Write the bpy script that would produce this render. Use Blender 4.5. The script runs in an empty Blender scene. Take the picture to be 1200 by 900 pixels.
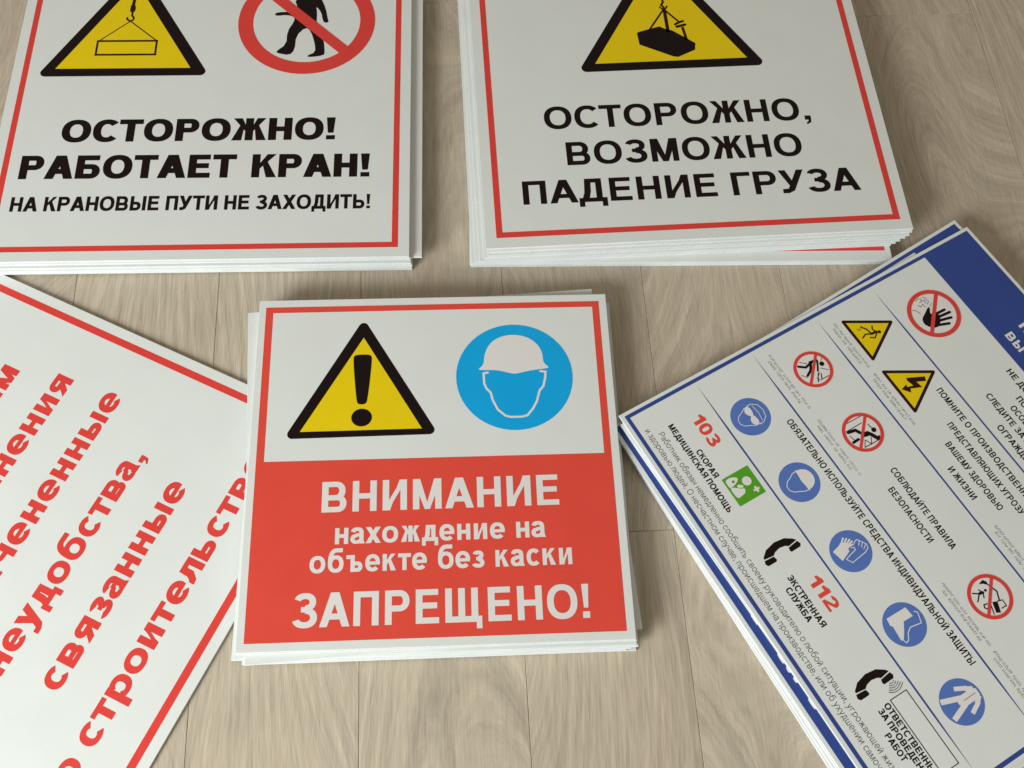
import bpy, math, random
from mathutils import Vector, Matrix
from mathutils.geometry import delaunay_2d_cdt

sc = bpy.context.scene
COL = sc.collection
R = math.radians
random.seed(7)

# ------------------------------------------------------------------ camera
cam = bpy.data.cameras.new('camera')
cam.sensor_width = 36.0
cam.lens = 36.594
cam.clip_start = 0.01
cam.clip_end = 50
co = bpy.data.objects.new('camera', cam)
COL.objects.link(co)
right = Vector((0.99982, 0.0, 0.01873))
down = Vector((0.00793, -0.90606, -0.42306))
fwd = Vector((0.01697, 0.42314, -0.90591))
m = Matrix((right, -down, -fwd)).transposed().to_4x4()
m.translation = Vector((0, 0, 1.082))
co.matrix_world = m
sc.camera = co

# ------------------------------------------------------------------ light
w = bpy.data.worlds.new('World')
sc.world = w
w.use_nodes = True
bg = w.node_tree.nodes['Background']
bg.inputs['Color'].default_value = (1.0, 0.885, 0.75, 1)
bg.inputs['Strength'].default_value = 0.30

def area(name, loc, target, sx, sy, energy, col):
    l = bpy.data.lights.new(name, 'AREA')
    l.shape = 'RECTANGLE'; l.size = sx; l.size_y = sy; l.energy = energy; l.color = col
    o = bpy.data.objects.new(name, l); COL.objects.link(o)
    o.location = loc
    o.rotation_euler = (Vector(target) - Vector(loc)).to_track_quat('-Z', 'Y').to_euler()
    return o
area('window_light', (-1.8, -1.4, 1.2), (0.0, 0.35, 0.0), 1.2, 1.1, 112, (0.93, 0.98, 1.0))

sc.view_settings.view_transform = 'Standard'
sc.view_settings.look = 'None'
sc.view_settings.gamma = 1
sc.view_settings.use_curve_mapping = False
sc.view_settings.exposure = 0.06

# ------------------------------------------------------------------ materials
def base_mat(name, rgb, rough=0.45, spec=0.4):
    mt = bpy.data.materials.new(name); mt.use_nodes = True
    b = mt.node_tree.nodes['Principled BSDF']
    b.inputs['Base Color'].default_value = (*rgb, 1)
    b.inputs['Roughness'].default_value = rough
    b.inputs['Specular IOR Level'].default_value = spec
    return mt

def print_mat(name, rgb, var=0.04, rough=0.42, spec=0.4, speck=None):
    """coloured film: very faint mottling, satin sheen, fine orange peel"""
    mt = base_mat(name, rgb, rough, spec)
    nt = mt.node_tree; N = nt.nodes; L = nt.links; b = N['Principled BSDF']
    tc = N.new('ShaderNodeTexCoord')
    n1 = N.new('ShaderNodeTexNoise'); n1.inputs['Scale'].default_value = 22; n1.inputs['Detail'].default_value = 4
    L.new(tc.outputs['Object'], n1.inputs['Vector'])
    n2 = N.new('ShaderNodeTexNoise'); n2.inputs['Scale'].default_value = 420; n2.inputs['Detail'].default_value = 2
    L.new(tc.outputs['Object'], n2.inputs['Vector'])
    ad = N.new('ShaderNodeMath'); ad.operation = 'ADD'
    L.new(n1.outputs['Fac'], ad.inputs[0]); L.new(n2.outputs['Fac'], ad.inputs[1])
    mr = N.new('ShaderNodeMapRange')
    mr.inputs['From Min'].default_value = 0.6; mr.inputs['From Max'].default_value = 1.4
    mr.inputs['To Min'].default_value = 1 - var; mr.inputs['To Max'].default_value = 1 + var
    L.new(ad.outputs[0], mr.inputs['Value'])
    mx = N.new('ShaderNodeVectorMath'); mx.operation = 'SCALE'
    mx.inputs[0].default_value = rgb
    L.new(mr.outputs['Result'], mx.inputs['Scale'])
    L.new(mx.outputs['Vector'], b.inputs['Base Color'])
    rr = N.new('ShaderNodeMapRange')
    rr.inputs['To Min'].default_value = rough - 0.07; rr.inputs['To Max'].default_value = rough + 0.1
    L.new(n1.outputs['Fac'], rr.inputs['Value']); L.new(rr.outputs['Result'], b.inputs['Roughness'])
    bp = N.new('ShaderNodeBump'); bp.inputs['Strength'].default_value = 0.35; bp.inputs['Distance'].default_value = 0.001
    n3 = N.new('ShaderNodeTexNoise'); n3.inputs['Scale'].default_value = 9; n3.inputs['Detail'].default_value = 2
    L.new(tc.outputs['Object'], n3.inputs['Vector'])
    ma = N.new('ShaderNodeMath'); ma.operation = 'MULTIPLY_ADD'; ma.inputs[1].default_value = 0.03
    L.new(n2.outputs['Fac'], ma.inputs[0]); L.new(n3.outputs['Fac'], ma.inputs[2])
    L.new(ma.outputs[0], bp.inputs['Height']); L.new(bp.outputs['Normal'], b.inputs['Normal'])
    return mt

M = {
    'white': print_mat('white_plastic', (0.71, 0.735, 0.69), 0.026),
    'edge': print_mat('white_cut_edge', (0.66, 0.685, 0.685), 0.10, 0.7, 0.2),
    'wprint': print_mat('white_print', (0.74, 0.72, 0.68), 0.02),
    'red': print_mat('red_print', (0.73, 0.066, 0.040), 0.05),
    'red2': print_mat('red_frame_print', (0.70, 0.048, 0.036), 0.05),
    'black': print_mat('black_print', (0.010, 0.005, 0.005), 0.15, 0.5, 0.12),
    'yellow': print_mat('yellow_print', (0.78, 0.58, 0.003), 0.04, 0.45, 0.2),
    'cyan': print_mat('cyan_blue_print', (0.002, 0.37, 0.74), 0.05, 0.45, 0.25),
    'navy': print_mat('navy_print', (0.024, 0.056, 0.25), 0.06),
    'blue': print_mat('mid_blue_print', (0.085, 0.17, 0.48), 0.06),
    'green': print_mat('green_print', (0.08, 0.34, 0.01), 0.05),
    'grey': print_mat('grey_small_print', (0.13, 0.125, 0.12), 0.05),
    'pale_grey': print_mat('pale_grey_small_print', (0.24, 0.235, 0.225), 0.05),
    'brown': print_mat('dark_brown_print', (0.03, 0.007, 0.003), 0.1, 0.5, 0.12),
}

def wood_mat(name, base, seed):
    mt = base_mat(name, base, 0.5, 0.35)
    nt = mt.node_tree; N = nt.nodes; L = nt.links; b = N['Principled BSDF']
    def val(op, a, c=None, d=None):
        n = N.new('ShaderNodeMath'); n.operation = op
        for i, x in enumerate((a, c, d)):
            if x is None: continue
            if isinstance(x, (int, float)): n.inputs[i].default_value = x
            else: L.new(x, n.inputs[i])
        return n.outputs[0]
    tc = N.new('ShaderNodeTexCoord'); oi = N.new('ShaderNodeObjectInfo')
    sep = N.new('ShaderNodeSeparateXYZ'); L.new(tc.outputs['Object'], sep.inputs[0])
    rx = val('MULTIPLY', oi.outputs['Random'], 37.0)
    X, Y = sep.outputs['X'], val('ADD', sep.outputs['Y'], rx)
    def vec(sx, sy, z=0.0):
        c = N.new('ShaderNodeCombineXYZ')
        L.new(val('MULTIPLY', X, sx), c.inputs[0]); L.new(val('MULTIPLY', Y, sy), c.inputs[1])
        L.new(val('ADD', rx, z), c.inputs[2]); return c.outputs[0]
    def noise(v, detail=3, rough=0.5):
        n = N.new('ShaderNodeTexNoise'); n.inputs['Scale'].default_value = 1
        n.inputs['Detail'].default_value = detail; n.inputs['Roughness'].default_value = rough
        L.new(v, n.inputs['Vector']); return n.outputs['Fac']
    # growth rings: contour lines of a smooth field, stretched along the board -> cathedral figure
    field = noise(vec(3.8, 1.05), 1.0, 0.3)
    wob = noise(vec(34, 9, 3.0), 3, 0.6)
    # cross-grain coordinate bent by the field, so pores and rings run along the same figure
    uu = val('ADD', val('MULTIPLY', X, 330.0), val('ADD', val('MULTIPLY', field, 165.0), val('MULTIPLY', wob, 2.6)))
    def gnoise(k, sy, z, detail, rough):
        c = N.new('ShaderNodeCombineXYZ')
        L.new(val('MULTIPLY', uu, k), c.inputs[0]); L.new(val('MULTIPLY', Y, sy), c.inputs[1]); L.new(val('ADD', rx, z), c.inputs[2])
        return noise(c.outputs[0], detail, rough)
    saw = val('SUBTRACT', 1.0, val('ABSOLUTE', val('SUBTRACT', val('MULTIPLY', val('FRACT', val('MULTIPLY', uu, 0.16)), 2.0), 1.0)))
    ring = val('POWER', saw, 1.7)
    ringmask = noise(vec(12, 3.5, 9.0), 3, 0.55)
    fine = val('ADD', val('MULTIPLY', gnoise(1.25, 16, 5.0, 3, 0.7), 0.6), val('MULTIPLY', noise(vec(560, 26, 5.0), 2, 0.6), 0.4))
    mid = gnoise(0.33, 6, 7.0, 3, 0.6)
    blotch = noise(vec(7, 4.5, 11.0), 3, 0.55)
    s = val('MULTIPLY', val('SUBTRACT', ring, 0.37), val('MULTIPLY', val('MULTIPLY', ringmask, ringmask), 0.38))
    s = val('ADD', s, val('MULTIPLY', val('SUBTRACT', fine, 0.5), 1.25))
    s = val('ADD', s, val('MULTIPLY', val('SUBTRACT', mid, 0.5), 0.30))
    s = val('ADD', s, val('MULTIPLY', val('SUBTRACT', blotch, 0.5), 0.22))
    s = val('ADD', s, val('MULTIPLY', val('SUBTRACT', oi.outputs['Random'], 0.5), 0.08))
    s = val('ADD', s, 1.0)
    hue = N.new('ShaderNodeMix'); hue.data_type = 'RGBA'
    hue.inputs['A'].default_value = (*base, 1)
    hue.inputs['B'].default_value = (base[0] * 1.05, base[1] * 0.955, base[2] * 0.93, 1)
    L.new(noise(vec(10, 4, 21.0), 3, 0.6), hue.inputs['Factor'])
    sc_ = N.new('ShaderNodeVectorMath'); sc_.operation = 'SCALE'
    L.new(hue.outputs['Result'], sc_.inputs[0]); L.new(s, sc_.inputs['Scale'])
    L.new(sc_.outputs['Vector'], b.inputs['Base Color'])
    bp = N.new('ShaderNodeBump'); bp.inputs['Strength'].default_value = 0.25; bp.inputs['Distance'].default_value = 0.0004
    L.new(s, bp.inputs['Height']); L.new(bp.outputs['Normal'], b.inputs['Normal'])
    L.new(val('MULTIPLY_ADD', fine, 0.2, 0.42), b.inputs['Roughness'])
    return mt
M['wood'] = wood_mat('oak_laminate', (0.480, 0.428, 0.322), 1)
M['sub'] = base_mat('dark_joint', (0.24, 0.175, 0.115), 0.9, 0.1)

# ------------------------------------------------------------------ helpers
def link(name, me, mat=None, parent=None, label=None):
    o = bpy.data.objects.new(name, me); COL.objects.link(o)
    if mat is not None and len(me.materials) == 0: me.materials.append(mat)
    if parent is not None: o.parent = parent
    if label: o['label'] = label
    return o

def area2(p):
    return sum(p[i][0] * p[(i + 1) % len(p)][1] - p[(i + 1) % len(p)][0] * p[i][1] for i in range(len(p)))

def union(polys):
    """polygons (2-D lists) -> (verts, tris) of their union, one flat sheet with no overlaps"""
    vs, fs = [], []
    for p in polys:
        if abs(area2(p)) < 1e-9: continue
        if area2(p) < 0: p = p[::-1]
        s = len(vs); vs += [Vector((a, b)) for a, b in p]; fs.append(list(range(s, s + len(p))))
    v, e, f, ov, oe, of = delaunay_2d_cdt(vs, [], fs, 0, 1e-6)
    return [tuple(x) for x in v], [tuple(t) for t, o in zip(f, of) if len(o)]

MM = 0.001
LAYER = 0.00012
def flat(name, polys, mat, parent, z, label=None, do_union=True):
    """flat print: polygons in mm on the sign's own plane, z = layer number above the sheet"""
    v, f = union(polys)
    me = bpy.data.meshes.new(name)
    me.from_pydata([(x * MM, y * MM, 0.0) for x, y in v], [], f)
    o = link(name, me, mat, parent, label)
    o.location.z = z * LAYER
    return o

def rect(x0, y0, x1, y1): return [(x0, y0), (x1, y0), (x1, y1), (x0, y1)]
def frame(x0, y0, x1, y1, t):
    return [rect(x0, y0, x1, y0 + t), rect(x0, y1 - t, x1, y1), rect(x0, y0, x0 + t, y1), rect(x1 - t, y0, x1, y1)]
def ell(cx, cy, rx, ry=None, n=56):
    ry = rx if ry is None else ry
    return [(cx + rx * math.cos(2 * math.pi * i / n), cy + ry * math.sin(2 * math.pi * i / n)) for i in range(n)]
def band(cx, cy, rx, ry, a0, a1, tv, th, n=24, e=2.0):
    """part of a ring from angle a0 to a1 (deg); tv / th = thickness at the sides / at top and bottom"""
    out, inn = [], []
    for i in range(n + 1):
        a = R(a0 + (a1 - a0) * i / n)
        c, s = math.cos(a), math.sin(a)
        k = (abs(c) ** e + abs(s) ** e) ** (-1 / e)
        out.append((cx + rx * k * c, cy + ry * k * s)); inn.append((cx + (rx - tv) * k * c, cy + (ry - th) * k * s))
    return out + inn[::-1]
def ringp(cx, cy, rx, ry, tv, th=None, e=2.0, n=32):
    th = tv if th is None else th
    return [band(cx, cy, rx, ry, 0, 181, tv, th, n, e), band(cx, cy, rx, ry, 180, 361, tv, th, n, e)]
def line(p, q, t, t2=None):
    t2 = t if t2 is None else t2
    dx, dy = q[0] - p[0], q[1] - p[1]; l = math.hypot(dx, dy); nx, ny = -dy / l / 2, dx / l / 2
    return [(p[0] + nx * t, p[1] + ny * t), (p[0] - nx * t, p[1] - ny * t), (q[0] - nx * t2, q[1] - ny * t2), (q[0] + nx * t2, q[1] + ny * t2)]
def pline(pts, t, close=False):
    out = []
    pp = pts + ([pts[0]] if close else [])
    for a, b in zip(pp, pp[1:]): out.append(line(a, b, t))
    for a in pts: out.append(ell(a[0], a[1], t / 2, n=10))
    return out
def smooth(pts, n=2):
    for _ in range(n):
        q = []
        for i in range(len(pts)):
            a, b = pts[i], pts[(i + 1) % len(pts)]
            q.append((a[0] * .75 + b[0] * .25, a[1] * .75 + b[1] * .25)); q.append((a[0] * .25 + b[0] * .75, a[1] * .25 + b[1] * .75))
        pts = q
    return pts
def round_tri(a, b, c, r):
    """triangle with corners rounded at radius r (convex hull of circles set inside)"""
    P = [Vector(p) for p in (a, b, c)]; G = sum(P, Vector((0, 0))) / 3
    out = []
    for i in range(3):
        p = P[i]; u = (P[i - 1] - p).normalized(); v = (P[(i + 1) % 3] - p).normalized()
        half = u.angle(v) / 2; cdir = (u + v).normalized(); cc = p + cdir * (r / math.sin(half))
        aa = math.atan2(-cdir.y, -cdir.x); span = math.pi - 2 * half
        arc = [(cc.x + r * math.cos(aa - span / 2 + span * k / 8), cc.y + r * math.sin(aa - span / 2 + span * k / 8)) for k in range(9)]
        if area2([a, b, c]) < 0: arc = arc[::-1]
        out += arc
    return out
def shift(polys, dx, dy, s=1.0, rot=0.0):
    c, q = math.cos(R(rot)) * s, math.sin(R(rot)) * s
    return [[(dx + x * c - y * q, dy + x * q + y * c) for x, y in p] for p in polys]

# ------------------------------------------------------------------ lettering
# Every letter is drawn from strokes in units of the cap height, Grotesque proportions
CAPW = dict(zip('ОСТРЖНБАЕКВПУИЗХДЬЫМГЛЩШЧЦЭЮЯЙЪФ', (1.0, .95, .82, .80, 1.2, .82, .83, .98, .76, .86, .84, .82, .90, .83, .78, .93, .98, .80, 1.08, .98, .68, .88, 1.2, 1.12, .78, .90, .94, 1.32, .86, .83, 1.0, 1.1)))
LOWW = dict(zip('остржнбаекпуизхдьымглщшчцэюяйъфв', (.77, .71, .64, .75, .92, .64, .77, .70, .73, .66, .64, .74, .65, .60, .74, .78, .66, .90, .80, .52, .70, .98, .92, .62, .72, .70, 1.02, .67, .65, .80, 1.10, .68)))
ROUND_L = set('ОСЭФЮосерабэфю0З3з'); 
def glyph(ch, v, h):
    low = ch in LOWW
    Hh = 0.725 if low else 1.0
    U = ch.upper()
    W = LOWW.get(ch) or CAPW.get(ch) or {'1': .55, '0': .72, '2': .72, '3': .72, '!': v * 1.05, ',': v * 1.05, '.': v * 1.05}[ch]
    if v > .24: W *= 1.06
    if low: v, h = v * .95, h * .93
    H = Hh; E = 2.25; P = []
    def bowl(x0, y0, y1, x1):
        r = (y1 - y0) / 2; xm = max(x0, x1 - r * 1.05); P.append(rect(x0, y0, xm + .002, y0 + h)); P.append(rect(x0, y1 - h, xm + .002, y1))
        P.append(band(xm, (y0 + y1) / 2, x1 - xm, r, -90, 90, v * .98, h, 16, 2.1))
    def stem(x): P.append(rect(x, 0, x + v, H))
    def arms(x0, x1, s=1):
        # x0 = stem side, x1 = far side
        d = x1 - x0
        P.append([(x0, .36 * H), (x0, .60 * H), (x1 - s * 1.22 * v, H), (x1 - s * .03, H)])
        P.append([(x0 + .18 * d, .54 * H), (x0 + .42 * d, .72 * H), (x1, 0), (x1 - s * 1.25 * v, 0)])
    if ch == 'б':
        P += ringp(W / 2, H / 2, W / 2, H / 2 + .01, v, h, E)
        P.append(band(W * .55, .42, W * .55, .62, 95, 190, v, h * 1.05, 14, 2.4)); P.append(rect(W * .5, 1.03 - h, W * .93, 1.04))
    elif ch == 'а':
        P.append(band(W * .47, H * .66, W * .44, H * .35, 165, 0, v, h, 20, 2.4)); P.append(rect(W * .91 - v, 0, W * .91, H * .66))
        P.append(band(W * .40, H * .29, W * .40, H * .30, 60, 305, v, h * .9, 20, 2.2)); P.append(rect(W * .38, H * .44, W * .8, H * .44 + h * .85))
        P.append(line((W * .52, h * .55), (W * .78, H * .2), h * .9)); P.append([(W * .91 - v, 0), (W, 0), (W * .91, H * .2), (W * .91 - v, H * .2)])
    elif ch == 'е':
        P.append(band(W / 2, H / 2, W / 2, H / 2 + .01, -3, 318, v, h, 36, E)); P.append(rect(v * .5, H * .5 - h * .5, W - .01, H * .5 + h * .36))
    elif ch == 'р':
        P.append(rect(0, -.27, v, H)); P.append(band(W * .53, H / 2, W * .47, H / 2 + .01, -150, 150, v, h, 28, E))
    elif ch == 'у' or U == 'У':
        y0 = -.27 if low else 0; t = 1.16 * v
        P.append([(0, H), (t, H), (W * .5 + t * .42, .24 * H), (W * .5 - t * .30, .06 * H if low else .22 * H)])
        P.append([(W - t, H), (W, H), (W * .40 + t * .45, y0 + .10), (W * .40 - t * .40, y0 + h)])
        P.append([(W * .06, y0), (W * .30, y0 - .005), (W * .40 + t * .45, y0 + .10), (W * .40 + t * .2, y0 + h + .03), (W * .06, y0 + h)])
    elif U == 'Ф':
        P.append(rect(W / 2 - v / 2, -.25 if low else -.02, W / 2 + v / 2, 1.0)); P += ringp(W / 2, H / 2, W / 2, H / 2 * (1 if low else .82), v, h, 2.2)
    elif U in 'О0' and U: P += ringp(W / 2, H / 2, W / 2, H / 2 + .012, v, h, E)
    elif U == 'С': P.append(band(W / 2, H / 2, W / 2, H / 2 + .012, 42, 318, v, h, 34, E))
    elif U == 'Э': P.append(band(W / 2, H / 2, W / 2, H / 2 + .012, 138, -138, v, h, 34, E)); P.append(rect(W * .35, H / 2 - h / 2, W - v * .5, H / 2 + h / 2))
    elif U == 'Ю':
        stem(0); P.append(rect(0, H / 2 - h / 2, W * .4, H / 2 + h / 2)); P += ringp(W * .64, H / 2, W * .36, H / 2 + .01, v, h, E)
    elif U == 'Т': P += [rect(0, H - h, W, H), rect(W / 2 - v / 2, 0, W / 2 + v / 2, H)]
    elif U == 'Г': stem(0); P.append(rect(0, H - h, W, H))
    elif U == 'Р': stem(0); bowl(0, .38 * H, H, W)
    elif U == 'Ь': stem(0); bowl(0, 0, .61 * H, W)
    elif U == 'Ъ': P.append(rect(W * .26, 0, W * .26 + v, H)); P.append(rect(0, H - h, W * .4, H)); bowl(W * .26, 0, .61 * H, W)
    elif U == 'Ы': stem(0); bowl(0, 0, .61 * H, W * .68); stem(W - v)
    elif U == 'Б': stem(0); P.append(rect(0, H - h, W * .93, H)); bowl(0, 0, .62 * H, W)
    elif U == 'В': stem(0); bowl(0, 0, .56 * H, W); bowl(0, .56 * H - h, H, W * .95)
    elif U == 'Я':
        n0 = len(P); stem(0); bowl(0, .36 * H, H, W); P[n0:] = [[(W - x, y) for x, y in p] for p in P[n0:]]
        P.append([(0, 0), (1.2 * v, 0), (W * .45 + v * .8, .42 * H), (W * .40 - v * .2, .42 * H)])
    elif U == 'Н': stem(0); stem(W - v); P.append(rect(0, .5 * H - h / 2, W, .5 * H + h / 2))
    elif U == 'П': stem(0); stem(W - v); P.append(rect(0, H - h, W, H))
    elif U in 'ИЙ':
        stem(0); stem(W - v); P.append([(v * .45, 0), (v * 1.12, 0), (W - v * .45, H), (W - v * 1.12, H)]) if False else P.append([(v * .9, .0), (v * 1.15, 0), (W - v * .9, H), (W - v * 1.15, H)])
        P.append([(v * .5, .02), (v, 0), (W - v * .5, H - .02), (W - v, H)]); P.append([(v * .9, H * .02), (v * .9, H * .30), (W - v * .9, H * .98), (W - v * .9, H * .70)])
        if U == 'Й': P.append(band(W / 2, H + .20, W * .26, .13, 180, 360, .08, .08, 10))
    elif U == 'А':
        t = 1.12 * v; c = W / 2
        P += [[(0, 0), (t, 0), (c + t * .5, H), (c - t * .56, H)], [(W - t, 0), (W, 0), (c + t * .56, H), (c - t * .5, H)], rect(W * .22, .21 * H, W * .78, .21 * H + h)]
    elif U == 'Л':
        P += [rect(W - v, 0, W, H), rect(W * .22, H - h, W, H), [(W * .22, H), (W * .22 + v, H - h * .5), (W * .20 + v, .36 * H), (W * .1 + v * .5, 0.02), (0, -.005), (0, h * .95), (W * .10, h * 1.3), (W * .19, .5 * H)]]
    elif U == 'Д':
        P += [rect(0, 0, W, h), rect(0, -.2, v * .85, h), rect(W - v * .85, -.2, W, h), rect(W * .84 - v, 0, W * .84, H), rect(W * .24, H - h, W * .84, H),
              [(W * .24, H), (W * .24 + v, H - h * .5), (W * .22 + v, .45 * H), (W * .12 + v, 0.02), (W * .08, .02), (W * .20, .4 * H)]]
    elif U == 'М':
        t = v * (1.12 if v < .22 else .95); c = W / 2; stem(0); stem(W - v)
        P += [[(.002, H), (t * 1.18, H), (c + t * .34, 0), (c - t * .42, 0)], [(W - .002, H), (W - t * 1.18, H), (c - t * .34, 0), (c + t * .42, 0)]]
    elif U == 'К': stem(0); arms(v * .95, W); 
    elif U == 'Ж':
        stem(W / 2 - v / 2); n0 = len(P); arms(W / 2 + v * .35, W); P += [[(W - x, y) for x, y in p] for p in P[n0:]]
    elif U == 'Х':
        t = 1.2 * v; P += [[(0, 0), (t, 0), (W - .01, H), (W - .01 - t, H)], [(W - t, 0), (W, 0), (.01 + t, H), (.01, H)]]
    elif U in 'З3':
        c = W * .48
        P.append(band(c, .745 * H - .006, W * .46, .255 * H + .014, 160, -88, v * .95, h, 22, 2.2)); P.append(band(c, .285 * H, W * .52, .285 * H + .012, 88, -162, v, h, 24, 2.2))
        P.append(rect(W * .32, .53 * H - h * .48, W * .56, .53 * H + h * .42))
    elif U == 'Е': stem(0); P += [rect(0, 0, W, h), rect(0, H - h, W * .97, H), rect(0, .52 * H - h / 2, W * .92, .52 * H + h / 2)]
    elif U in 'ШЩ':
        Wm = W if U == 'Ш' else W - v * .55
        P += [rect(0, 0, v, H), rect(Wm / 2 - v / 2, 0, Wm / 2 + v / 2, H), rect(Wm - v, 0, Wm, H), rect(0, 0, Wm, h)]
        if U == 'Щ': P.append(rect(W - v * .82, -.19, W, h))
    elif U == 'Ц': Wm = W - v * .5; P += [rect(0, 0, v, H), rect(Wm - v, 0, Wm, H), rect(0, 0, Wm, h), rect(W - v * .82, -.19, W, h)]
    elif U == 'Ч': P.append(rect(W - v, 0, W, H)); P.append(rect(0, .62 * H, v, H)); P.append(band(v * 1.35, .64 * H, v * 1.35, .27 * H, 180, 270, v, h, 8)); P.append(rect(v * 1.3, .37 * H, W - v * .5, .37 * H + h))
    elif ch == '1': P += [rect(W - v * 1.2, 0, W - v * .15, H), [(W - v * 1.2, .62), (W - v * 1.2, 1.0), (W - v * .8, 1.0), (0, .80), (0, .60)]]
    elif ch == '2':
        P.append(band(W * .5, .70, W * .48, .312, 168, -38, v, h, 22, 2.1)); P.append(rect(0, 0, W, h))
        P.append([(W * .88, .515), (W * .66, .62), (0, h * 1.15), (0, .02), (W * .34, .02), (W * .40, h * 1.1)])
    elif ch == '!': P += [[(v * .2, .30), (W - v * .2, .30), (W, 1), (0, 1)], rect(0, 0, W, .19)]
    elif ch == ',': P += [rect(0, 0, W, .19), [(W * .55, .02), (W, .02), (W * .9, -.12), (W * .25, -.20), (W * .12, -.14), (W * .5, -.06)]]
    elif ch == '.': P.append(rect(0, 0, W, .19))
    return P, W

_g = {}
def gm(ch, v, h):
    k = (ch, v, h)
    if k not in _g:
        P, W = glyph(ch, v, h); vs, fs = union(P)
        lo = min(a[0] for a in vs); W = max(a[0] for a in vs) - lo; _g[k] = ([(a - lo, b) for a, b in vs], fs, W)
    return _g[k]
BEAR = {}
def sb(ch, side):
    if ch in 'ОСЭ0ое3Зз' or (ch in 'Ююбр' and side): return .050
    if ch in 'АТУХЛД' or ch in 'атухлд': return .015
    if ch in 'ЖКГ' and side: return .01
    if ch in 'Ж': return .02
    return .088
def text(s, u0, u1, v0, cap, mat, parent, wt=(.205, .165), z=1, v1=None, track=1.0, label=None, name='lettering', sp=.34, sx=None):
    """a line of letters on the sign's plane: ink from u0 to u1 mm, baseline v0 (v1 at its end), cap height in mm"""
    x = 0; items = []; prev = None
    for ch in s:
        if ch == ' ': x += sp; continue
        a, f, W = gm(ch, *wt)
        if prev is not None: x += (sb(prev, 1) + sb(ch, 0)) * track
        items.append((a, f, x)); x += W; prev = ch
    if sx is None: sx = (u1 - u0) / x
    elif u0 is None: u0 = u1 - x * sx
    else: u1 = u0 + x * sx
    global last_sx
    last_sx = sx
    V, F = [], []
    v1 = v0 if v1 is None else v1
    for a, f, ox in items:
        b = len(V)
        for p in a:
            uu = (ox + p[0]) * sx
            V.append(((u0 + uu) * MM, (v0 + (v1 - v0) * uu / (u1 - u0) + p[1] * cap) * MM, 0.0))
        F += [tuple(i + b for i in t) for t in f]
    me = bpy.data.meshes.new(name); me.from_pydata(V, [], F)
    o = link(name, me, mat, parent, label or None); o.location.z = z * LAYER
    return o

# ------------------------------------------------------------------ floor
floor = bpy.data.meshes.new('floor')
floor.from_pydata([(-3, -3, -.0012), (3, -3, -.0012), (3, 4.5, -.0012), (-3, 4.5, -.0012)], [], [(0, 1, 2, 3)])
floor = link('floor', floor, M['sub']); floor['kind'] = 'structure'
PW, PL = 0.1690, 1.285
def plank_mesh():
    g = 0.00012; c = 0.0005; t = .008
    x0, x1, y0, y1 = g, PW - g, g, PL - g
    V = [(x0, y0, -.0007), (x1, y0, -.0007), (x1, y1, -.0007), (x0, y1, -.0007),
         (x0 + c, y0 + c, 0), (x1 - c, y0 + c, 0), (x1 - c, y1 - c, 0), (x0 + c, y1 - c, 0),
         (x0, y0, -.0011), (x1, y0, -.0011), (x1, y1, -.0011), (x0, y1, -.0011)]
    F = [(4, 5, 6, 7), (0, 1, 5, 4), (1, 2, 6, 5), (2, 3, 7, 6), (3, 0, 4, 7), (8, 9, 1, 0), (9, 10, 2, 1), (10, 11, 3, 2), (11, 8, 0, 3)]
    me = bpy.data.meshes.new('plank'); me.from_pydata(V, [], F); me.materials.append(M['wood']); return me
pm = plank_mesh()
ang = 3.25
dirx = Vector((math.cos(R(ang)), math.sin(R(ang)), 0)); diry = Vector((-math.sin(R(ang)), math.cos(R(ang)), 0))
o0 = Vector((0.177, 0.655, 0))
# distance along each strip, measured from the line of o0, at which one end joint lies
joints = {0: 0.44, -1: -0.325, -2: 0.255, -3: -0.62, -4: 0.1, 1: -0.90, 2: 0.385, 3: -0.15, 4: .5, 5: -.6, 6: .2, 7: -.3, -5: -.25, -6: .45, -7: -.05}
joints = {-1: -0.322, -2: 0.445, -3: -0.60, -4: 0.10, -5: -.25, -6: .45, -7: -.05, 0: 0.60, 1: 0.42, 2: 0.398, 3: -0.15, 4: .5, 5: -.6, 6: .2}
for k in range(-7, 7):
    j = joints[k]
    for n_ in range(-2, 3):
        y = j + n_ * PL
        if y > 2.4 or y + PL < -2.0: continue
        p = o0 + dirx * (k * PW) + diry * y
        o = link('plank', pm, None, floor)
        o.location = p; o.rotation_euler.z = R(ang)

# ------------------------------------------------------------------ sheets of PVC board
def board_mesh(W, H, t, name='panel', r=0.00022):
    """thin board, origin at bottom-left of the TOP face, slightly eased arrises, cut edge a second material"""
    V = []; 
    def loop(i, z): 
        V.extend([(i, i, z), (W - i, i, z), (W - i, H - i, z), (i, H - i, z)])
    loop(r, 0); loop(0, -r); loop(0, -t + r); loop(r, -t)
    F = [(0, 1, 2, 3), (15, 14, 13, 12)]; mi = [0, 0]
    for a in range(3):
        for i in range(4):
            j = (i + 1) % 4
            F.append((a * 4 + i, a * 4 + 4 + i, a * 4 + 4 + j, a * 4 + j)); mi.append(1)
    me = bpy.data.meshes.new(name); me.from_pydata([tuple(v) for v in V], [], [tuple(reversed(f)) if k > 1 else f for k, f in enumerate(F)])
    me.materials.append(M['white']); me.materials.append(M['edge'])
    for p, k in zip(me.polygons, mi): p.material_index = k
    return me

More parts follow.
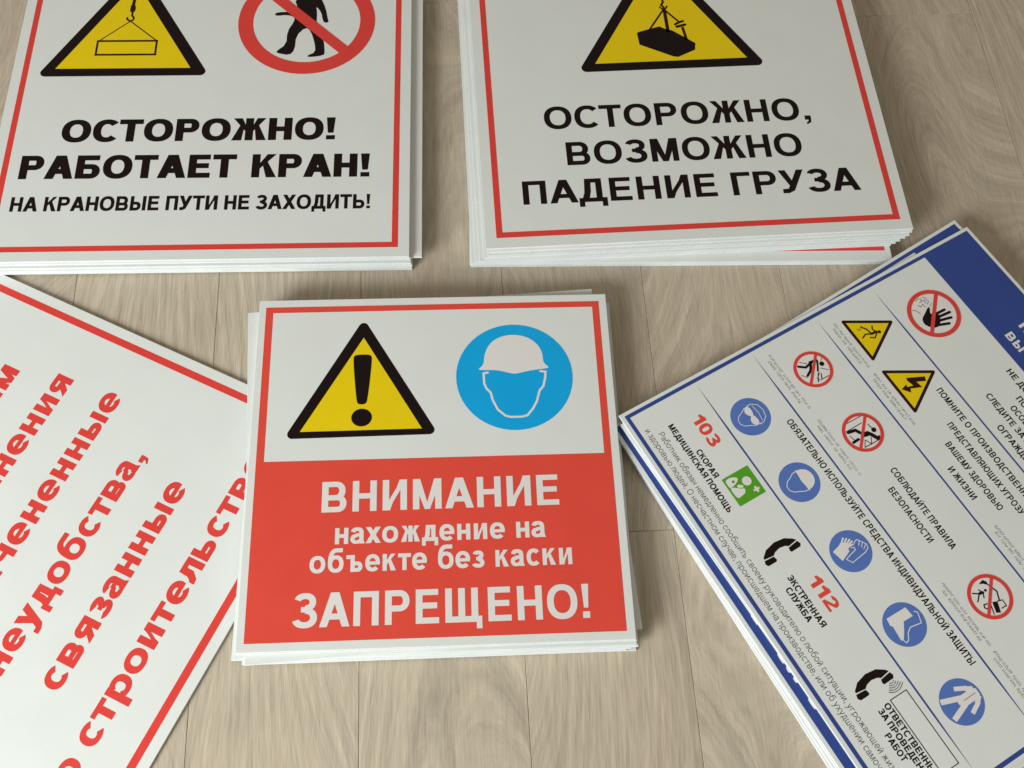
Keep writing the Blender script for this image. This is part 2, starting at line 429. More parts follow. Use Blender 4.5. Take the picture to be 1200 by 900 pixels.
class Stack:
    """a pile of sheets: O = corner of the top face's print frame, th = turn, slope = rise per metre along u"""
    def __init__(s, O, th, W, H, t, slope=0.0):
        a = math.atan(slope)
        U = Vector((math.cos(th) * math.cos(a), math.sin(th) * math.cos(a), math.sin(a))); V = Vector((-math.sin(th), math.cos(th), 0)); N = U.cross(V)
        s.m = Matrix((U, V, N)).transposed().to_4x4(); s.m.translation = Vector(O)
        s.W, s.H, s.t = W, H, t
        s.mesh = board_mesh(W * MM, H * MM, t * MM * .955)
    def top(s, bl, label, cat='sign', group=None, name='safety_sign'):
        e = bpy.data.objects.new(name, None); COL.objects.link(e); e.empty_display_size = .02
        e.matrix_world = s.m
        e['label'] = label; e['category'] = cat
        if group: e['group'] = group
        p = link('panel', s.mesh, None, e); p.location = (bl[0] * MM, bl[1] * MM, 0)
        return e
    def sheet(s, i, corner, at, rot, label, group, dz=None, name='sign_sheet', empty=False):
        """sheet number i below the top; `corner` of it ('bl','br','tl') lies at `at` (mm)"""
        cx_, cy_ = {'bl': (0, 0), 'br': (s.W, 0), 'tl': (0, s.H), 'tr': (s.W, s.H)}[corner]
        c, q = math.cos(R(rot)), math.sin(R(rot))
        ox, oy = at[0] - (cx_ * c - cy_ * q), at[1] - (cx_ * q + cy_ * c)
        z = -(i * s.t if dz is None else dz)
        mw = s.m @ Matrix.Translation((ox * MM, oy * MM, z * MM)) @ Matrix.Rotation(R(rot), 4, 'Z')
        if empty:
            e = bpy.data.objects.new(name, None); COL.objects.link(e); e.empty_display_size = .02
            link('panel', s.mesh, None, e)
        else:
            e = link(name, s.mesh)
        e.matrix_world = mw
        e['label'] = label; e['category'] = 'sign' if empty else 'sheet'; e['group'] = group
        return e

ORD = ['top', 'second', 'third', 'fourth', 'fifth', 'sixth', 'seventh', 'eighth', 'ninth', 'tenth', 'eleventh', 'twelfth', 'thirteenth']

# ---------------- left: apology notice, one sheet flat on the floor
LW, LH = 760, 492
SL = Stack((-0.18145, 0.44088, 0.0036), 1.13549, LW, LH, 3.4)
L_ = SL.top((12.2 - LW, -11.8), 'white notice with large red lettering and red frame, aslant beside the hard hat sign', 'notice', name='notice_sign')
# frame print
flat('border', frame(12.2 - LW + 12, 0, 0, LH - 24, 8.5), M['red2'], L_, 1)
BW = (.25, .205)
def lt(s, u0, u1, v, cap=29.0, wt=BW, v1=None, sx=None): text(s, u0, u1, v, cap, M['red2'], L_, wt, v1=v1, label='red lettering reading "%s"' % s, track=.8, sx=sx)
lt('связанные', -360.6, -121, 109)
k = last_sx
lt('Приносим', None, -84, 356.5, sx=k)
lt('извинения', None, -67.5, 294.5, sx=k)
lt('за причененные', None, -61.5, 232.6, sx=k)
lt('неудобства,', -371.5, -111, 169.6)
lt('со строительством', -456, None, 46.2, sx=k)

# ---------------- centre: hard hat sign on its pile
g = 'sheets piled under the hard hat sign'
SC = Stack((-0.25549, 0.19669, 0.03057), 0.04046, 400, 400, 3.22, slope=-0.0035 / 0.3)
C = SC.top((0.8, -2.2), 'square white and red hard hat sign reading ВНИМАНИЕ on top of its pile', group=None)
T = lambda s, **k: text(s, mat=M['wprint'], parent=C, z=2, label='white lettering reading "%s"' % s, **k)
flat('red_field', [rect(8.6, 6.4, 392, 199.2)] + [rect(8.6, 199, 17, 388.6), rect(384, 199, 392, 388.6), rect(8.6, 381.2, 392, 388.6)], M['red'], C, 1)
T('ВНИМАНИЕ', u0=80.5, u1=331.8, v0=140.6, v1=142, cap=34, wt=(.222, .175), track=1.15)
T('нахождение на', u0=95.6, u1=315.6, v0=105.8, v1=107, cap=24, wt=(.22, .18), track=.95, sp=.42)
T('объекте без каски', u0=70.5, u1=341.5, v0=75.9, v1=77, cap=24.5, wt=(.22, .18), track=.95, sp=.42)
T('ЗАПРЕЩЕНО!', u0=55.5, u1=356, v0=20.4, v1=20.9, cap=35, wt=(.222, .175), track=1.15)
tri = flat('warning_triangle', [round_tri((36.2, 225.0), (204.0, 226.6), (120.5, 371.5), 5.5)], M['black'], C, 1)
flat('yellow_field', [[(53.8, 233.0), (186.3, 233.6), (120.9, 347.0)]], M['yellow'], tri, 1)
flat('exclamation_mark', [smooth([(109.4, 320), (111, 325), (120, 325.6), (129.4, 325), (131, 319.4), (126.5, 268), (124.0, 264.0), (116.6, 264.0), (114.2, 268)], 2), ell(120.4, 248.2, 11.3, 10.6)], M['black'], tri, 2)
circ = flat('mandatory_disc', [ell(290.2, 294.2, 65.5, 65.5)], M['cyan'], C, 1)
flat('hard_hat_symbol', [smooth([(290.8, 347.2), (274.8, 344.4), (263.0, 335.6), (257.2, 322.7), (256.3, 311.5), (254.6, 308), (250.3, 304.2), (250.8, 302.6), (270.9, 302.6), (287.6, 297.4), (293, 297.2), (306.9, 300.9), (328.4, 303.2), (329.3, 305), (325.2, 308.6), (323.4, 312), (322.9, 323.8), (317.5, 334.9), (306.5, 343.6)], 2)], M['wprint'], circ, 1)
flat('face_outline', pline([(260.4, 299.3), (255.6, 298.7), (256.0, 286), (258.5, 279.5), (262.8, 274.8), (264.9, 265.3), (270, 254), (278.4, 246.2), (284, 244.6), (296, 244.6), (302.5, 246.0), (309, 254), (313.8, 262.7), (317.5, 275.9), (322, 281), (324.6, 291.5), (325.3, 299.0), (319.6, 299.7)], 2.5), M['wprint'], circ, 1)

def csheet(i, c, at, rot, extra=''):
    return SC.sheet(i, c, at, rot, 'white sheet, %s from the top under the hard hat sign%s' % (ORD[i], extra), g)
csheet(1, 'br', (401.6, -3.0), 0.05, ', flush with it')
csheet(2, 'br', (409.0, 9.6), 3.27, ', corner out')
csheet(3, 'br', (402.4, -6.0), 0.0)
csheet(4, 'br', (404.4, -7.0), -0.25)
csheet(5, 'bl', (-3.0, -6.0), -0.3)
csheet(6, 'bl', (-7.0, -5.5), -0.55)
csheet(7, 'br', (403.4, -9.0), 0.1, ', the lowest')

# ---------------- upper left: crane sign pile
g = 'sheets piled under the crane sign'
ST = Stack((-0.11637, 0.67326, 0.024), 0.0332, 511, 511, 3.38, slope=-0.0038 / 0.49)
TLs = ST.top((-497.5, -13.2), 'white sign with red frame, crane load triangle and crossed-out walker, ОСТОРОЖНО! РАБОТАЕТ КРАН!')
flat('border', frame(-484.8, 0, 0, 485, 7.4), M['red2'], TLs, 1)
T = lambda s, **k: text(s, mat=M['black'], parent=TLs, label='black lettering reading "%s"' % s, **k)
T('ОСТОРОЖНО!', u0=-420.5, u1=-81, v0=159.6, v1=160.2, cap=34.6, wt=(.295, .215), track=.75)
T('РАБОТАЕТ КРАН!', u0=-463, u1=-36.5, v0=104.6, v1=102.8, cap=35, wt=(.295, .215), track=.7, sp=.5)
T('НА КРАНОВЫЕ ПУТИ НЕ ЗАХОДИТЬ!', u0=-465.5, u1=-34.6, v0=57.2, v1=55.8, cap=21, wt=(.24, .20), track=.8, sp=.34)
tri = flat('warning_triangle', [round_tri((-466.5, 264.6), (-246.8, 264.9), (-356.7, 455.2), 6.5)], M['black'], TLs, 1)
flat('yellow_field', [[(-443.6, 277.2), (-271.4, 277.3), (-357.4, 426.4)]], M['yellow'], tri, 1)
lx = -357.5
hook = pline([(-357.0, 386), (-356.6, 395), (-358.0, 400)], 4.2) + [smooth([(lx - 2.6, 373), (lx + 3.4, 373), (lx + 4.6, 380), (lx + 2.6, 387), (lx - 2.2, 387), (lx - 3.0, 380)], 1)] \
    + pline([(lx + 1, 373), (lx + .8, 367.5), (lx + 3.8, 363), (lx + 2.8, 359), (lx - .8, 357.6), (lx - 4.6, 360.4), (lx - 5.0, 363.2)], 2.6)
flat('hook_symbol', hook, M['brown'], tri, 2)
flat('load_symbol', pline([(lx, 357.4), (-393.6, 324.0)], 1.5) + pline([(lx, 357.4), (-320.4, 324.0)], 1.5)
     + [line((-396.8, 323.2), (-317.8, 323.2), 3.0), line((-397, 300.0), (-317.6, 300.0), 3.0), line((-395.5, 324), (-395.5, 299), 2.6), line((-319.2, 324), (-319.2, 299), 2.6)], M['brown'], tri, 2)
pc = (-125.4, 356.2)
pr = flat('prohibition_ring', ringp(pc[0], pc[1], 90.5, 90.5, 19.6), M['red2'], TLs, 2)
flat('slash', [line((pc[0] - 57, pc[1] + 57), (pc[0] + 57, pc[1] - 57), 15.5)], M['red2'], pr, 1)
man = [(-143.6, 394.6), (-138.5, 379.2), (-139.5, 371.7), (-158.0, 372.7), (-168.6, 370.6), (-167.5, 365.2), (-152.0, 367.3), (-141.7, 363), (-142.5, 355), (-150.3, 338.1), (-150.3, 316), (-163.5, 303.9), (-160, 300.6), (-145.0, 297.4), (-138.9, 306.7), (-138.3, 330.6), (-126.6, 345.4), (-119.3, 338.7), (-112.8, 316), (-111.9, 301.9), (-121.9, 297.0), (-121, 293.6), (-100.6, 296.4), (-99.5, 302.6), (-101.7, 322.7), (-108, 340), (-112.5, 352), (-112.5, 371.3), (-114.4, 382.7), (-106.8, 371.2), (-104.7, 358.0), (-101.7, 352.5), (-96.2, 354.0), (-98, 360), (-101.4, 378.8), (-108, 396), (-112, 402), (-128, 404)]
flat('walker_symbol', [smooth(man, 1), ell(-126, 417, 10, 11)], M['black'], TLs, 1)
def tsheet(i, at, rot, extra=''):
    return ST.sheet(i, 'br', at, rot, 'white sheet, %s from the top under the crane sign%s' % (ORD[i], extra), g)
tsheet(1, (14.2, -14.6), 0.05)
tsheet(2, (28.2, -9.6), 0.0, ', slid out rightwards')
tsheet(3, (15.0, -16.0), 0.0)
tsheet(4, (16.4, -17.4), 0.1)
tsheet(5, (15.6, -18.4), -0.05)
tsheet(6, (16.0, -18.0), -0.2, ', the lowest')

# ---------------- upper right: falling load sign pile
g = 'sheets piled under the falling load sign'
SR = Stack((0.48869, 0.71247, 0.036), 0.06781, 515, 515, 2.98)
TR = SR.top((-502, -14), 'white sign with red frame and falling load triangle, ОСТОРОЖНО, ВОЗМОЖНО ПАДЕНИЕ ГРУЗА')
flat('border', frame(-488.6, 0, 0, 487, 7.6), M['red2'], TR, 1)
T = lambda s, **k: text(s, mat=M['black'], parent=TR, label='black lettering reading "%s"' % s, **k)
AW = (.215, .175)
T('ОСТОРОЖНО,', u0=-418, u1=-79.5, v0=157.2, v1=155.0, cap=35, wt=AW, track=1.1, sp=.36)
T('ВОЗМОЖНО', u0=-394.6, u1=-99.5, v0=100.8, v1=99.9, cap=35, wt=AW, track=1.1, sp=.36)
T('ПАДЕНИЕ ГРУЗА', u0=-453, u1=-38, v0=45.6, v1=44.9, cap=34, wt=AW, track=1.1, sp=.36)
tri = flat('warning_triangle', [round_tri((-368, 246.4), (-120.5, 246.4), (-243.6, 460.5), 7)], M['black'], TR, 1)
flat('yellow_field', [[(-344.4, 259.4), (-144.6, 260.0), (-243.8, 432)]], M['yellow'], tri, 1)
flat('load_symbol', [[(-284, 308.5), (-281, 310.6), (-253, 318.6), (-245, 313.6), (-236.9, 311), (-209.0, 287.6), (-211.0, 276.4), (-234.5, 265.4), (-241, 266.6), (-282.8, 288.7)]], M['black'], tri, 2)
flat('sling_symbol', pline([(-243.6, 348), (-266.6, 313.5)], 2.6) + [line((-242.6, 348), (-242.4, 308), 4.6)] + pline([(-243, 348), (-224.6, 324.0)], 2.6)
     + pline([(-231.2, 321.2), (-224.8, 325.2), (-220.4, 326.2)], 3.6) + pline([(-229.6, 317.0), (-218.4, 320.0)], 4.2) + [line((-222.4, 316), (-219.6, 293), 3.8)]
     + pline([(-242.8, 352), (-245.6, 356), (-242.6, 361), (-243.6, 372), (-242.6, 384)], 3.0) + pline([(-248, 352.6), (-245.6, 349.4), (-240.5, 349.6), (-238.2, 353.4)], 2.4), M['brown'], tri, 2)
SR.W = 509; SR.mesh = board_mesh(509 * MM, 515 * MM, SR.t * MM * .955)
def rsheet(i, c, at, rot, extra='', **k):
    return SR.sheet(i, c, at, rot, 'white sheet, %s from the top under the falling load sign%s' % (ORD[i], extra), g, **k)
rsheet(1, 'br', (12.2, -16.4), 0.05)
rsheet(2, 'br', (9.4, -19.2), 0.12)
rsheet(3, 'br', (5.0, -20.6), 0.0)
rsheet(4, 'br', (-0.6, -22.5), 0.1)
rsheet(5, 'br', (-5.4, -23.6), -0.2)
rsheet(6, 'br', (-10.4, -24.4), -0.3)
q = SR.sheet(7, 'br', (-12.2, -44.5), -2.75, 'sheet with red frame line fanned out under the falling load sign', g, empty=True, name='safety_sign')
flat('border', frame(13.4, 14, 502, 501, 7.6), M['red2'], q, 1)
rsheet(8, 'br', (-12.6, -41.6), -2.8)
rsheet(9, 'br', (-13.4, -42.0), -2.7)
rsheet(10, 'br', (-13.0, -41.4), -2.85)
rsheet(11, 'br', (-12.4, -41.2), -2.75, ', the lowest')

# ---------------- right: site rules board on its pile
g = 'boards piled under the site rules board'
SB = Stack((0.14412, 0.45443, 0.026), -1.04345, 499, 504, 3.2)
B = SB.top((-4.2, -4.6), 'white rules board with blue border, round pictograms and small lettering, topmost', 'sign board', name='rules_board')
flat('border', [rect(0, 0, 491, 4.4), rect(0, 0, 4.4, 495), rect(486.6, 0, 491, 495), rect(0, 425.6, 491, 495)], M['navy'], B, 1)
def rule(v, a, b):
    flat('rule_line', [[(a, v), (a + 60, v - .95), (b - 60, v - .95), (b, v), (b - 60, v + .95), (a + 60, v + .95)]], M['navy'], B, 1)
rule(342.6, 12, 478); rule(260, 10, 480); rule(168.8, 8, 482); rule(91.4, 8, 480)
def bt(s, u0, u1, v, cap, wt=(.19, .155), mat='black', track=1.2, v1=None, z=1):
    text(s, u0, u1, v, cap, M[mat], B, wt, track=track, v1=v1, z=z, label='small %s lettering reading "%s"' % ({'black': 'black', 'red': 'red', 'wprint': 'white', 'grey': 'grey'}[mat], s))
bt('ВЫ', 132.5, 158, 438.0, 10.6, (.26, .2), 'wprint', z=2)
bt('П', 131, 143, 460.4, 14, (.26, .2), 'wprint', z=2)
TW = (.21, .165)
bt('НЕ ДОПУСКАЙТЕ', 168.6, 262, 408.2, 7.6, TW)
bt('ПОСТОРОННИХ', 200.2, 278, 394.3, 7.6, TW)
bt('ОСОБ', 205.4, 231, 380.8, 7.6, TW)
bt('СЛЕДИТЕ ЗА ИХ', 180.2, 256, 367.0, 7.6, TW)
bt('ОГРАЖДЕНИЕМ', 215.8, 292, 352.0, 7.6, TW)
bt('ПОМНИТЕ О ПРОИЗВОДСТВЕННЫХ', 147.4, 307, 322.8, 7.6, TW)
bt('ПРЕДСТАВЛЯЮЩИХ УГРОЗУ', 186, 307, 305.6, 7.6, TW)
bt('ВАШЕМУ ЗДОРОВЬЮ', 203, 291.5, 288.6, 7.6, TW)
bt('И ЖИЗНИ', 227, 268, 272, 7.6, TW)
bt('СОБЛЮДАЙТЕ ПРАВИЛА', 196.4, 299.2, 216.6, 7.6, TW)
bt('БЕЗОПАСНОСТИ', 213, 281.5, 200.2, 7.6, TW)
bt('ОБЯЗАТЕЛЬНО ИСПОЛЬЗУЙТЕ СРЕДСТВА ИНДИВИДУАЛЬНОЙ ЗАЩИТЫ', 94, 401, 152.6, 7.8, (.21, .165), v1=154.2)
bt('103', 39.2, 78.6, 62.6, 14.6, (.25, .2), 'red', .8)
bt('112', 249.5, 287.6, 64.6, 14.2, (.25, .2), 'red', .8)
bt('СКОРАЯ', 73.4, 109.4, 45.0, 6.9, (.25, .19), track=.9)
bt('МЕДИЦИНСКАЯ ПОМОЩЬ', 33.6, 148.6, 35.2, 6.9, (.25, .19), track=.9)
bt('ЭКСТРЕННАЯ', 236.2, 296, 47.8, 6.9, (.25, .19), track=.9)
bt('СЛУЖБА', 245.5, 284.8, 38.6, 6.9, (.25, .19), track=.9)
bt('ОТВЕТСТВЕННЫЙ', 387.2, 466, 54.0, 6.6, (.25, .19), track=.9)
bt('ЗА ПРОВЕДЕНИЕ', 388.5, 464, 45.6, 6.6, (.25, .19), track=.9)
bt('РАБОТ', 410.2, 438.6, 36.6, 6.6, (.25, .19), track=.9)
SW = (.125, .105)
bt('Работник обязан немедленно сообщить своему руководителю о любой ситуации, угрожающей жизни', 36.4, 448, 20.6, 7.0, SW, 'grey', v1=22.0)
bt('и здоровью людей. О несчастном случае, происшедшем на производстве, или об ухудшении самочувствия', 25.6, 466, 10.0, 7.0, SW, 'grey', v1=11.6)
# rows of print too fine to read
rnd = random.Random(3)
def fine_print(u0, u1, v):
    P = []
    for r_ in range(2):
        a, b = (u0, u1) if r_ == 0 else (u0 + (u1 - u0) * .08, u1 - (u1 - u0) * .14)
        x = a
        while x < b:
            wl = rnd.uniform(6, 17); xe = min(x + wl, b)
            while x < xe - .9:
                k = rnd.random(); y = v - r_ * 4.9
                if k < .7: P.append(rect(x, y, x + .6, y + 2.9))
                else: P.append(line((x, y), (x + 1.1, y + 2.9), .55))
                if rnd.random() < .55: yy = y + rnd.choice((0, 1.2, 2.4)); P.append(rect(x, yy, x + 1.6, yy + .5))
                x += rnd.uniform(1.5, 2.2)
            x = xe + 1.8
    flat('fine_print', P, M['pale_grey'], B, 1)
for a in ((18, 96, 183.6), (110, 186, 183.6), (22, 88, 273.6), (96, 168, 273.6), (322, 398, 183.6), (402, 470, 183.6), (302, 372, 273.4), (392, 460, 273.4), (330, 405, 356)): fine_print(*a)

def prohib(c, r, inner_polys, name, w=1.0):
    p = flat(name, [ell(c[0], c[1], r + .8)], M['wprint'], B, 1)
    flat('symbol', inner_polys, M['black'], p, 1)
    flat('red_ring', ringp(c[0], c[1], r, r, r * .165), M['red2'], p, 2)
    flat('slash', [line((c[0] - r * .62, c[1] + r * .62), (c[0] + r * .62, c[1] - r * .62), r * .14 * w)], M['red2'], p, 3)
hand = [smooth([(59.4, 384.2), (64.2, 376.2), (67.6, 369.2), (72.1, 366.6), (77.9, 366.8), (84.4, 372.6), (86.0, 379.4), (80.5, 386.2), (74.0, 389.6), (69.0, 388.6), (68.8, 384.6), (68.0, 380.8), (60.6, 386.4)], 1)]
for a_, b_ in (((71.1, 386.8), (71.6, 399.2)), ((75.6, 385.6), (77.2, 402.6)), ((79.8, 383.8), (83.6, 399.6)), ((83.2, 377.8), (88.6, 392.4))): hand += pline([a_, b_], 3.3)
hl = pline([(46.1, 376.7), (44.8, 381.0), (46.6, 384.6), (49.4, 382.4)], .55) + pline([(45.6, 387.6), (48.2, 389.6), (52.5, 389.5)], .55) + pline([(51.6, 375.6), (55.1, 377.4), (53.4, 381.8), (57.7, 381.7)], .55) \
    + pline([(56.1, 386.5), (53.4, 390.5)], .55) + pline([(52.4, 364.7), (56.9, 369.5), (62.2, 371.1)], .55) + pline([(50.0, 379.7), (49.6, 387.2), (54, 385.4)], .55) + pline([(57, 392), (60, 388)], .5)
prohib((69.4, 385.2), 31.4, hand + hl, 'no_entry_pictogram')
st = [ell(56.6, 230.8, 2.9, n=16)] + pline([(46.4, 205.2), (51.4, 212.0), (49.2, 221.5)], 2.9) + pline([(60.8, 207.6), (57.2, 214.4), (49.4, 220.6)], 3.0) + pline([(48.6, 220), (50.0, 227.8)], 3.4) \
    + pline([(51.2, 228.4), (56.5, 225.0), (61.6, 221.4)], 2.2) + pline([(64.1, 220.9), (66.6, 218.2)], 1.5) + pline([(68.0, 217.0), (69.6, 215.2)], 1.5) + pline([(66, 222.6), (71.6, 219.5)], 1.1) + pline([(70.6, 216), (72.6, 213.6)], 1.4) \
    + pline([(60.3, 226.4), (66.5, 232.9)], .7) + pline([(72.3, 217.2), (72.4, 228.5)], .9) + pline([(42.7, 209.4), (48.0, 215.8)], .7) + pline([(57.0, 201.6), (62.5, 206.2)], .7) + pline([(53, 232), (50, 236)], .6)
prohib((57.4, 218.0), 22.6, st, 'no_climbing_pictogram')
st = [ell(150.4, 231.2, 2.9, n=16)] + pline([(149.6, 222.6), (154.0, 225.6), (161.0, 228.9)], 4.4) + pline([(159.4, 231.4), (161.4, 229.2)], 2.6) + pline([(138.9, 204.3), (140.6, 213.0), (145.6, 215.6)], 3.8) + pline([(151.0, 209.4), (151.3, 202.2)], 3.2) \
    + [[(145, 217), (150.5, 225.5), (153.5, 221.5), (151, 213)]] + pline([(129.5, 210.0), (130.1, 227.8)], .9) + pline([(137.2, 202.8), (137.0, 224.4)], .9) + pline([(162.0, 209.6), (162.5, 218.5), (162.5, 228.0)], 1.0) \
    + pline([(162.0, 209.6), (155.2, 215.2), (162.5, 218.5), (156.0, 223.0)], .8) + pline([(143.2, 203.4), (150.0, 205.0)], .8) + pline([(141.9, 229.6), (147.3, 230.4)], 1.0)
prohib((146.7, 218.7), 23.2, st, 'no_work_pictogram')
st = [[(341.6, 216.8), (340.0, 223.2), (343.4, 225.6), (347.6, 225.2), (343.6, 221.4)], ell(350.0, 218.6, 1.5, n=12)] + pline([(350.4, 214.8), (349.6, 211.4)], 3.0) + pline([(345.9, 204.9), (349.6, 210.6), (355.2, 203.9)], 1.4) + pline([(346.1, 212.8), (350.6, 214.8), (355.2, 212.3)], 1.3) \
    + pline([(347.4, 225.2), (352.1, 226.6), (356.7, 228.3), (364.7, 224.5)], 1.5) + [[(362.9, 216.6), (365.0, 221.8), (375.8, 217.2), (373.4, 212.8)]] + pline([(364.9, 222.0), (366.4, 227.3), (373.0, 227.0), (372.7, 221.0)], 1.1) \
    + pline([(361.6, 210.8), (360.8, 207.2), (363.6, 205.8), (366.0, 207.6)], 1.3) + pline([(364.8, 213.2), (373.6, 210.0)], 1.1)
prohib((357.4, 218.4), 23.6, st, 'no_standing_pictogram')
c = (446.5, 218.4)
st = [ell(0, 11, 3, n=14)] + pline([(0, 7), (0, -4)], 5) + pline([(0, -4), (-5, -15)], 3) + pline([(0, -4), (5, -15)], 3) + pline([(-9, 2), (0, 6), (9, 2)], 2.4)
prohib(c, 23.6, shift(st, *c), 'no_access_pictogram')

def yellow_tri(a, b, c, sym, name):
    p = flat(name, [round_tri(a, b, c, 2.0)], M['brown'], B, 1)
    G = ((a[0] + b[0] + c[0]) / 3, (a[1] + b[1] + c[1]) / 3)
    k = .80
    flat('yellow_field', [[(G[0] + (q[0] - G[0]) * k, G[1] + (q[1] - G[1]) * k) for q in (a, b, c)]], M['yellow'], p, 1)
    flat('symbol', sym, M['brown'], p, 2)
fall = [ell(56.9, 314.0, 2.1, n=12)] + pline([(55.0, 311.2), (54.4, 304.4)], 3.0) + pline([(41.0, 299.0), (47.4, 303.4), (53.8, 304.4)], 1.8) + pline([(46.6, 311.4), (50.2, 309.0), (54.6, 310.6)], 1.5) + pline([(53.8, 292.4), (51.4, 298.0), (54.4, 304.0)], 1.7) \
    + pline([(56.4, 310.8), (60.7, 304.7), (57.6, 300.4)], 1.5) + pline([(41.0, 293.6), (44.4, 295.4), (42.4, 297.4)], .6)
yellow_tri((22.4, 283.6), (84.2, 283.6), (53.2, 338.0), fall, 'fall_warning_pictogram')
bolt = [(118.6, 303.2), (127.6, 322.9), (132.8, 320.5), (128.0, 310.3), (136.6, 311.7), (131.4, 299.0), (135.6, 296.5), (127.2, 289.7), (125.0, 298.0), (128.0, 297.0), (130.2, 304.3), (121.9, 302.0)]
yellow_tri((96.6, 283.8), (158.8, 283.8), (127.9, 339.2), [bolt], 'shock_warning_pictogram')

# blue round pictograms, 88.5 mm apart
def disc(c, name): return flat(name, [ell(c[0], c[1], 22.6)], M['blue'], B, 1)
face = [(-11.8, 5.2), (-11.6, -1), (-9.0, -5.5), (-6.6, -11.5), (-2.5, -15), (2.5, -15), (6.6, -11.5), (9.0, -5.5), (11.6, -1), (11.8, 5.2)]
helmet = [smooth([(-14.5, 3.6), (-12.0, 5), (-11.6, 10), (-7, 16), (0, 18), (7, 16), (11.6, 10), (12.0, 5), (14.5, 3.6), (6, 3.4), (0, 2.2), (-6, 3.4)], 2)]
c = (69.6, 121.8); p = disc(c, 'goggles_pictogram')
flat('symbol', shift(pline(face, .8) + pline([(-12.6, 4), (-12.4, 9), (-8, 15), (0, 17), (8, 15), (12.4, 9), (12.6, 4)], .8) + [smooth([(-12, 3.6), (-8, 5.6), (-2, 4.8), (0, 3.4), (2, 4.8), (8, 5.6), (12, 3.6), (11, -1), (7, -3.4), (2.4, -1.8), (0, 1.2), (-2.4, -1.8), (-7, -3.4), (-11, -1)], 2)] + pline([(-10, 9.0), (0, 10.6), (10, 9.0)], .7), *c), M['wprint'], p, 1)
c = (158.5, 122.6); p = disc(c, 'hard_hat_pictogram')
flat('symbol', shift(pline(face, .9) + helmet, *c), M['wprint'], p, 1)
c = (247.0, 123.3); p = disc(c, 'gloves_pictogram')
gl = [[(238.4, 106.2), (236.0, 116.4), (234.4, 119.4), (237, 124), (242.6, 125.4), (243.9, 122.5), (246.5, 122.0), (251.2, 109.4)]] + pline([(236.2, 119), (231.9, 124.6)], 1.9) + pline([(238.0, 121), (234.0, 127.4)], 1.9) + pline([(239.8, 122), (236.4, 129.8)], 1.9) + pline([(241.2, 123), (239.2, 131.0)], 1.9) + pline([(242.0, 124), (242.4, 129.8)], 1.9)
g2 = pline([(242.3, 131.4), (240.6, 133.7), (240.5, 136.8), (249.1, 142.4), (253.2, 141.3), (255.6, 136.2), (257.9, 117.4), (251.7, 113.8), (249.5, 122.9), (248.3, 128.6), (245.5, 128.9), (244.4, 125.4)], .9) + pline([(242.9, 137.6), (246.5, 134.2)], .8) + pline([(245.7, 139.5), (249.4, 135.8)], .8) + pline([(249.0, 141.2), (252.1, 136.6)], .8)
flat('symbol', gl + g2, M['wprint'], p, 1)
c = (335.4, 123.3); p = disc(c, 'boots_pictogram')
bo = [(321.7, 110.8), (322.1, 135.2), (332.9, 136.1), (332.6, 124.4), (340.5, 118.6), (348.0, 112.0), (346.3, 109.8), (331.3, 111.4), (329.4, 109.6)]
flat('symbol', [bo] + pline([(329.8, 140.3), (332.3, 142.9), (342.8, 139.2), (340.6, 126.5), (344.0, 120.9), (350.0, 116.7), (351.0, 113.1), (348.4, 112.4)], 1.0), M['wprint'], p, 1)
c = (423.6, 123.7); p = disc(c, 'overalls_pictogram')
ov = [line((410.1, 124.7), (415.8, 136.5), 4.4), line((415.4, 134.5), (419.6, 141.5), 5.2), line((413.6, 104.8), (420.4, 125), 5.4), line((433.4, 105.8), (427.0, 126), 5.4), line((437.5, 125.6), (431.8, 138.5), 4.4), line((432.4, 136), (427.4, 142.4), 5.0),
      [(418.0, 121), (418.4, 141), (420.5, 144.2), (427.3, 144.2), (429, 141), (429.4, 122), (423.8, 119.4)]]
flat('symbol', ov, M['wprint'], p, 1)
flat('zip_line', [line((423.6, 141), (423.8, 126), .6)], M['grey'], p, 2)

# green first-aid square: casualty, helper and a cross
p = flat('first_aid_pictogram', [rect(114.5, 50.8, 149.3, 84.8)], M['green'], B, 1)
flat('symbol', [ell(129.0, 73.8, 5.2, n=22), smooth([(117.4, 53.0), (117.0, 60.2), (119.8, 66.6), (123.4, 66.6), (126.4, 60.6), (127.4, 54.4), (126, 53)], 1),
     smooth([(126.4, 53.0), (128.6, 57.9), (133.0, 63.0), (134.9, 67.6), (139.3, 65.0), (140.5, 59.4), (141.0, 53.4)], 1), smooth([(126.9, 62.5), (130.6, 60.5), (133.4, 65.5), (131.9, 68.4)], 1),
     rect(138.2, 76.6, 145.4, 79.0), rect(140.6, 74.2, 143.0, 81.4)], M['wprint'], p, 1)
flat('eye_mark', [ell(122.6, 60.4, 1.6, n=12)], M['green'], p, 2)

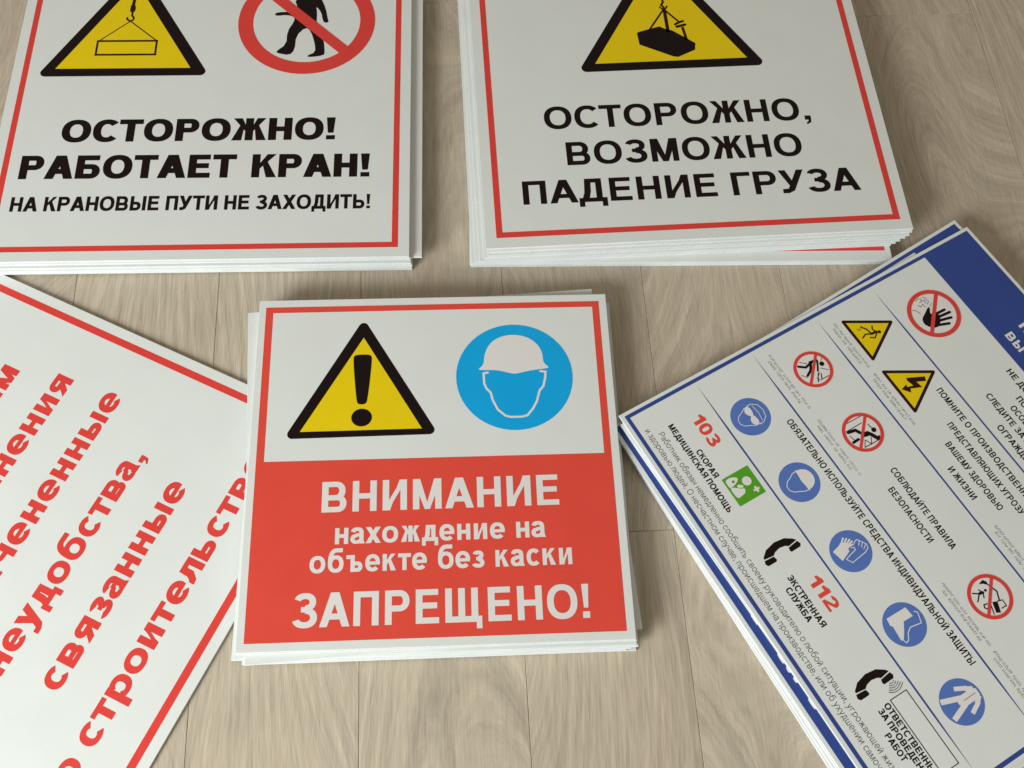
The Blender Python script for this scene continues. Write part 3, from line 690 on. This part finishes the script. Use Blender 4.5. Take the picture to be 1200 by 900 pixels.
def phone(dx, dy, name):
    P = [([(207.4, 38.9), (201.8, 46.2), (199.1, 58.4), (200.6, 70.3), (205.3, 77.9), (208.6, 81.0), (210.2, 70.0), (208.0, 66.5), (206.9, 59.9), (208.3, 53.3), (210.7, 49.9), (209.3, 38.9)]),
         [(210.6, 38.0), (211.4, 49.3), (215.8, 50.4), (217.2, 48.8), (217.2, 39.0), (214.6, 36.9)], [(211.4, 68.8), (209.9, 80.9), (213.8, 82.4), (216.4, 80.6), (216.7, 69.0), (214.8, 67.8)]]
    return flat(name, shift(P, dx, dy), M['black'], B, 1)
phone(0, 0, 'handset_pictogram')
ph = phone(155.2, -1.2, 'handset_pictogram')
flat('sound_waves', [band(370.5, 75.0, r_, r_, 48, -42, .75, .75, 12) for r_ in (4.4, 6.6, 8.8, 11.0, 13.2)], M['grey'], ph, 1)
flat('form_box', frame(386.4, 62.6, 466.5, 83.6, .9), M['black'], B, 1)

def bsheet(i, c, at, rot, extra=''):
    return SB.sheet(i, c, at, rot, 'white board, %s from the top under the rules board%s' % (ORD[i], extra), g)
q = SB.sheet(1, 'tl', (-20.5, 495.0), 2.9, 'blue bordered board second from the top, corner showing beyond the rules board', g, empty=True, name='rules_board')
flat('border', [rect(4.2, 4.6, 495, 9), rect(4.2, 4.6, 8.6, 499.6), rect(490.6, 4.6, 495, 499.6), rect(4.2, 430, 495, 499.6)], M['navy'], q, 1)
bsheet(2, 'bl', (4.5, -7.4), 0.8)
q = SB.sheet(3, 'bl', (498.5, 487.2), 180.0, 'board turned upside down under the rules board, blue header edge showing', g, empty=True, name='rules_board')
flat('border', [rect(4.2, 4.6, 495, 9), rect(4.2, 4.6, 8.6, 499.6), rect(490.6, 4.6, 495, 499.6), rect(4.2, 430, 495, 499.6)], M['navy'], q, 1)
bumps = []
x = 140.0
while x < 238:
    wv = rnd.uniform(7, 17); h1 = rnd.uniform(490.0, 492.0); bumps.append(smooth([(x, 478), (x + .6, h1), (x + wv * .5, h1 + rnd.uniform(-.6, .9)), (x + wv - .6, h1 + rnd.uniform(-1.2, .4)), (x + wv, 478)], 1)); x += wv + rnd.uniform(.3, 3.4)
flat('header_lettering', bumps, M['wprint'], q, 2)
bsheet(4, 'bl', (1.0, -15.4), -0.35)
bsheet(5, 'bl', (0.0, -15.0), -0.75)
bsheet(6, 'bl', (1.0, -14.4), -1.15)
bsheet(7, 'bl', (0.0, -13.6), -1.0, ', the lowest')
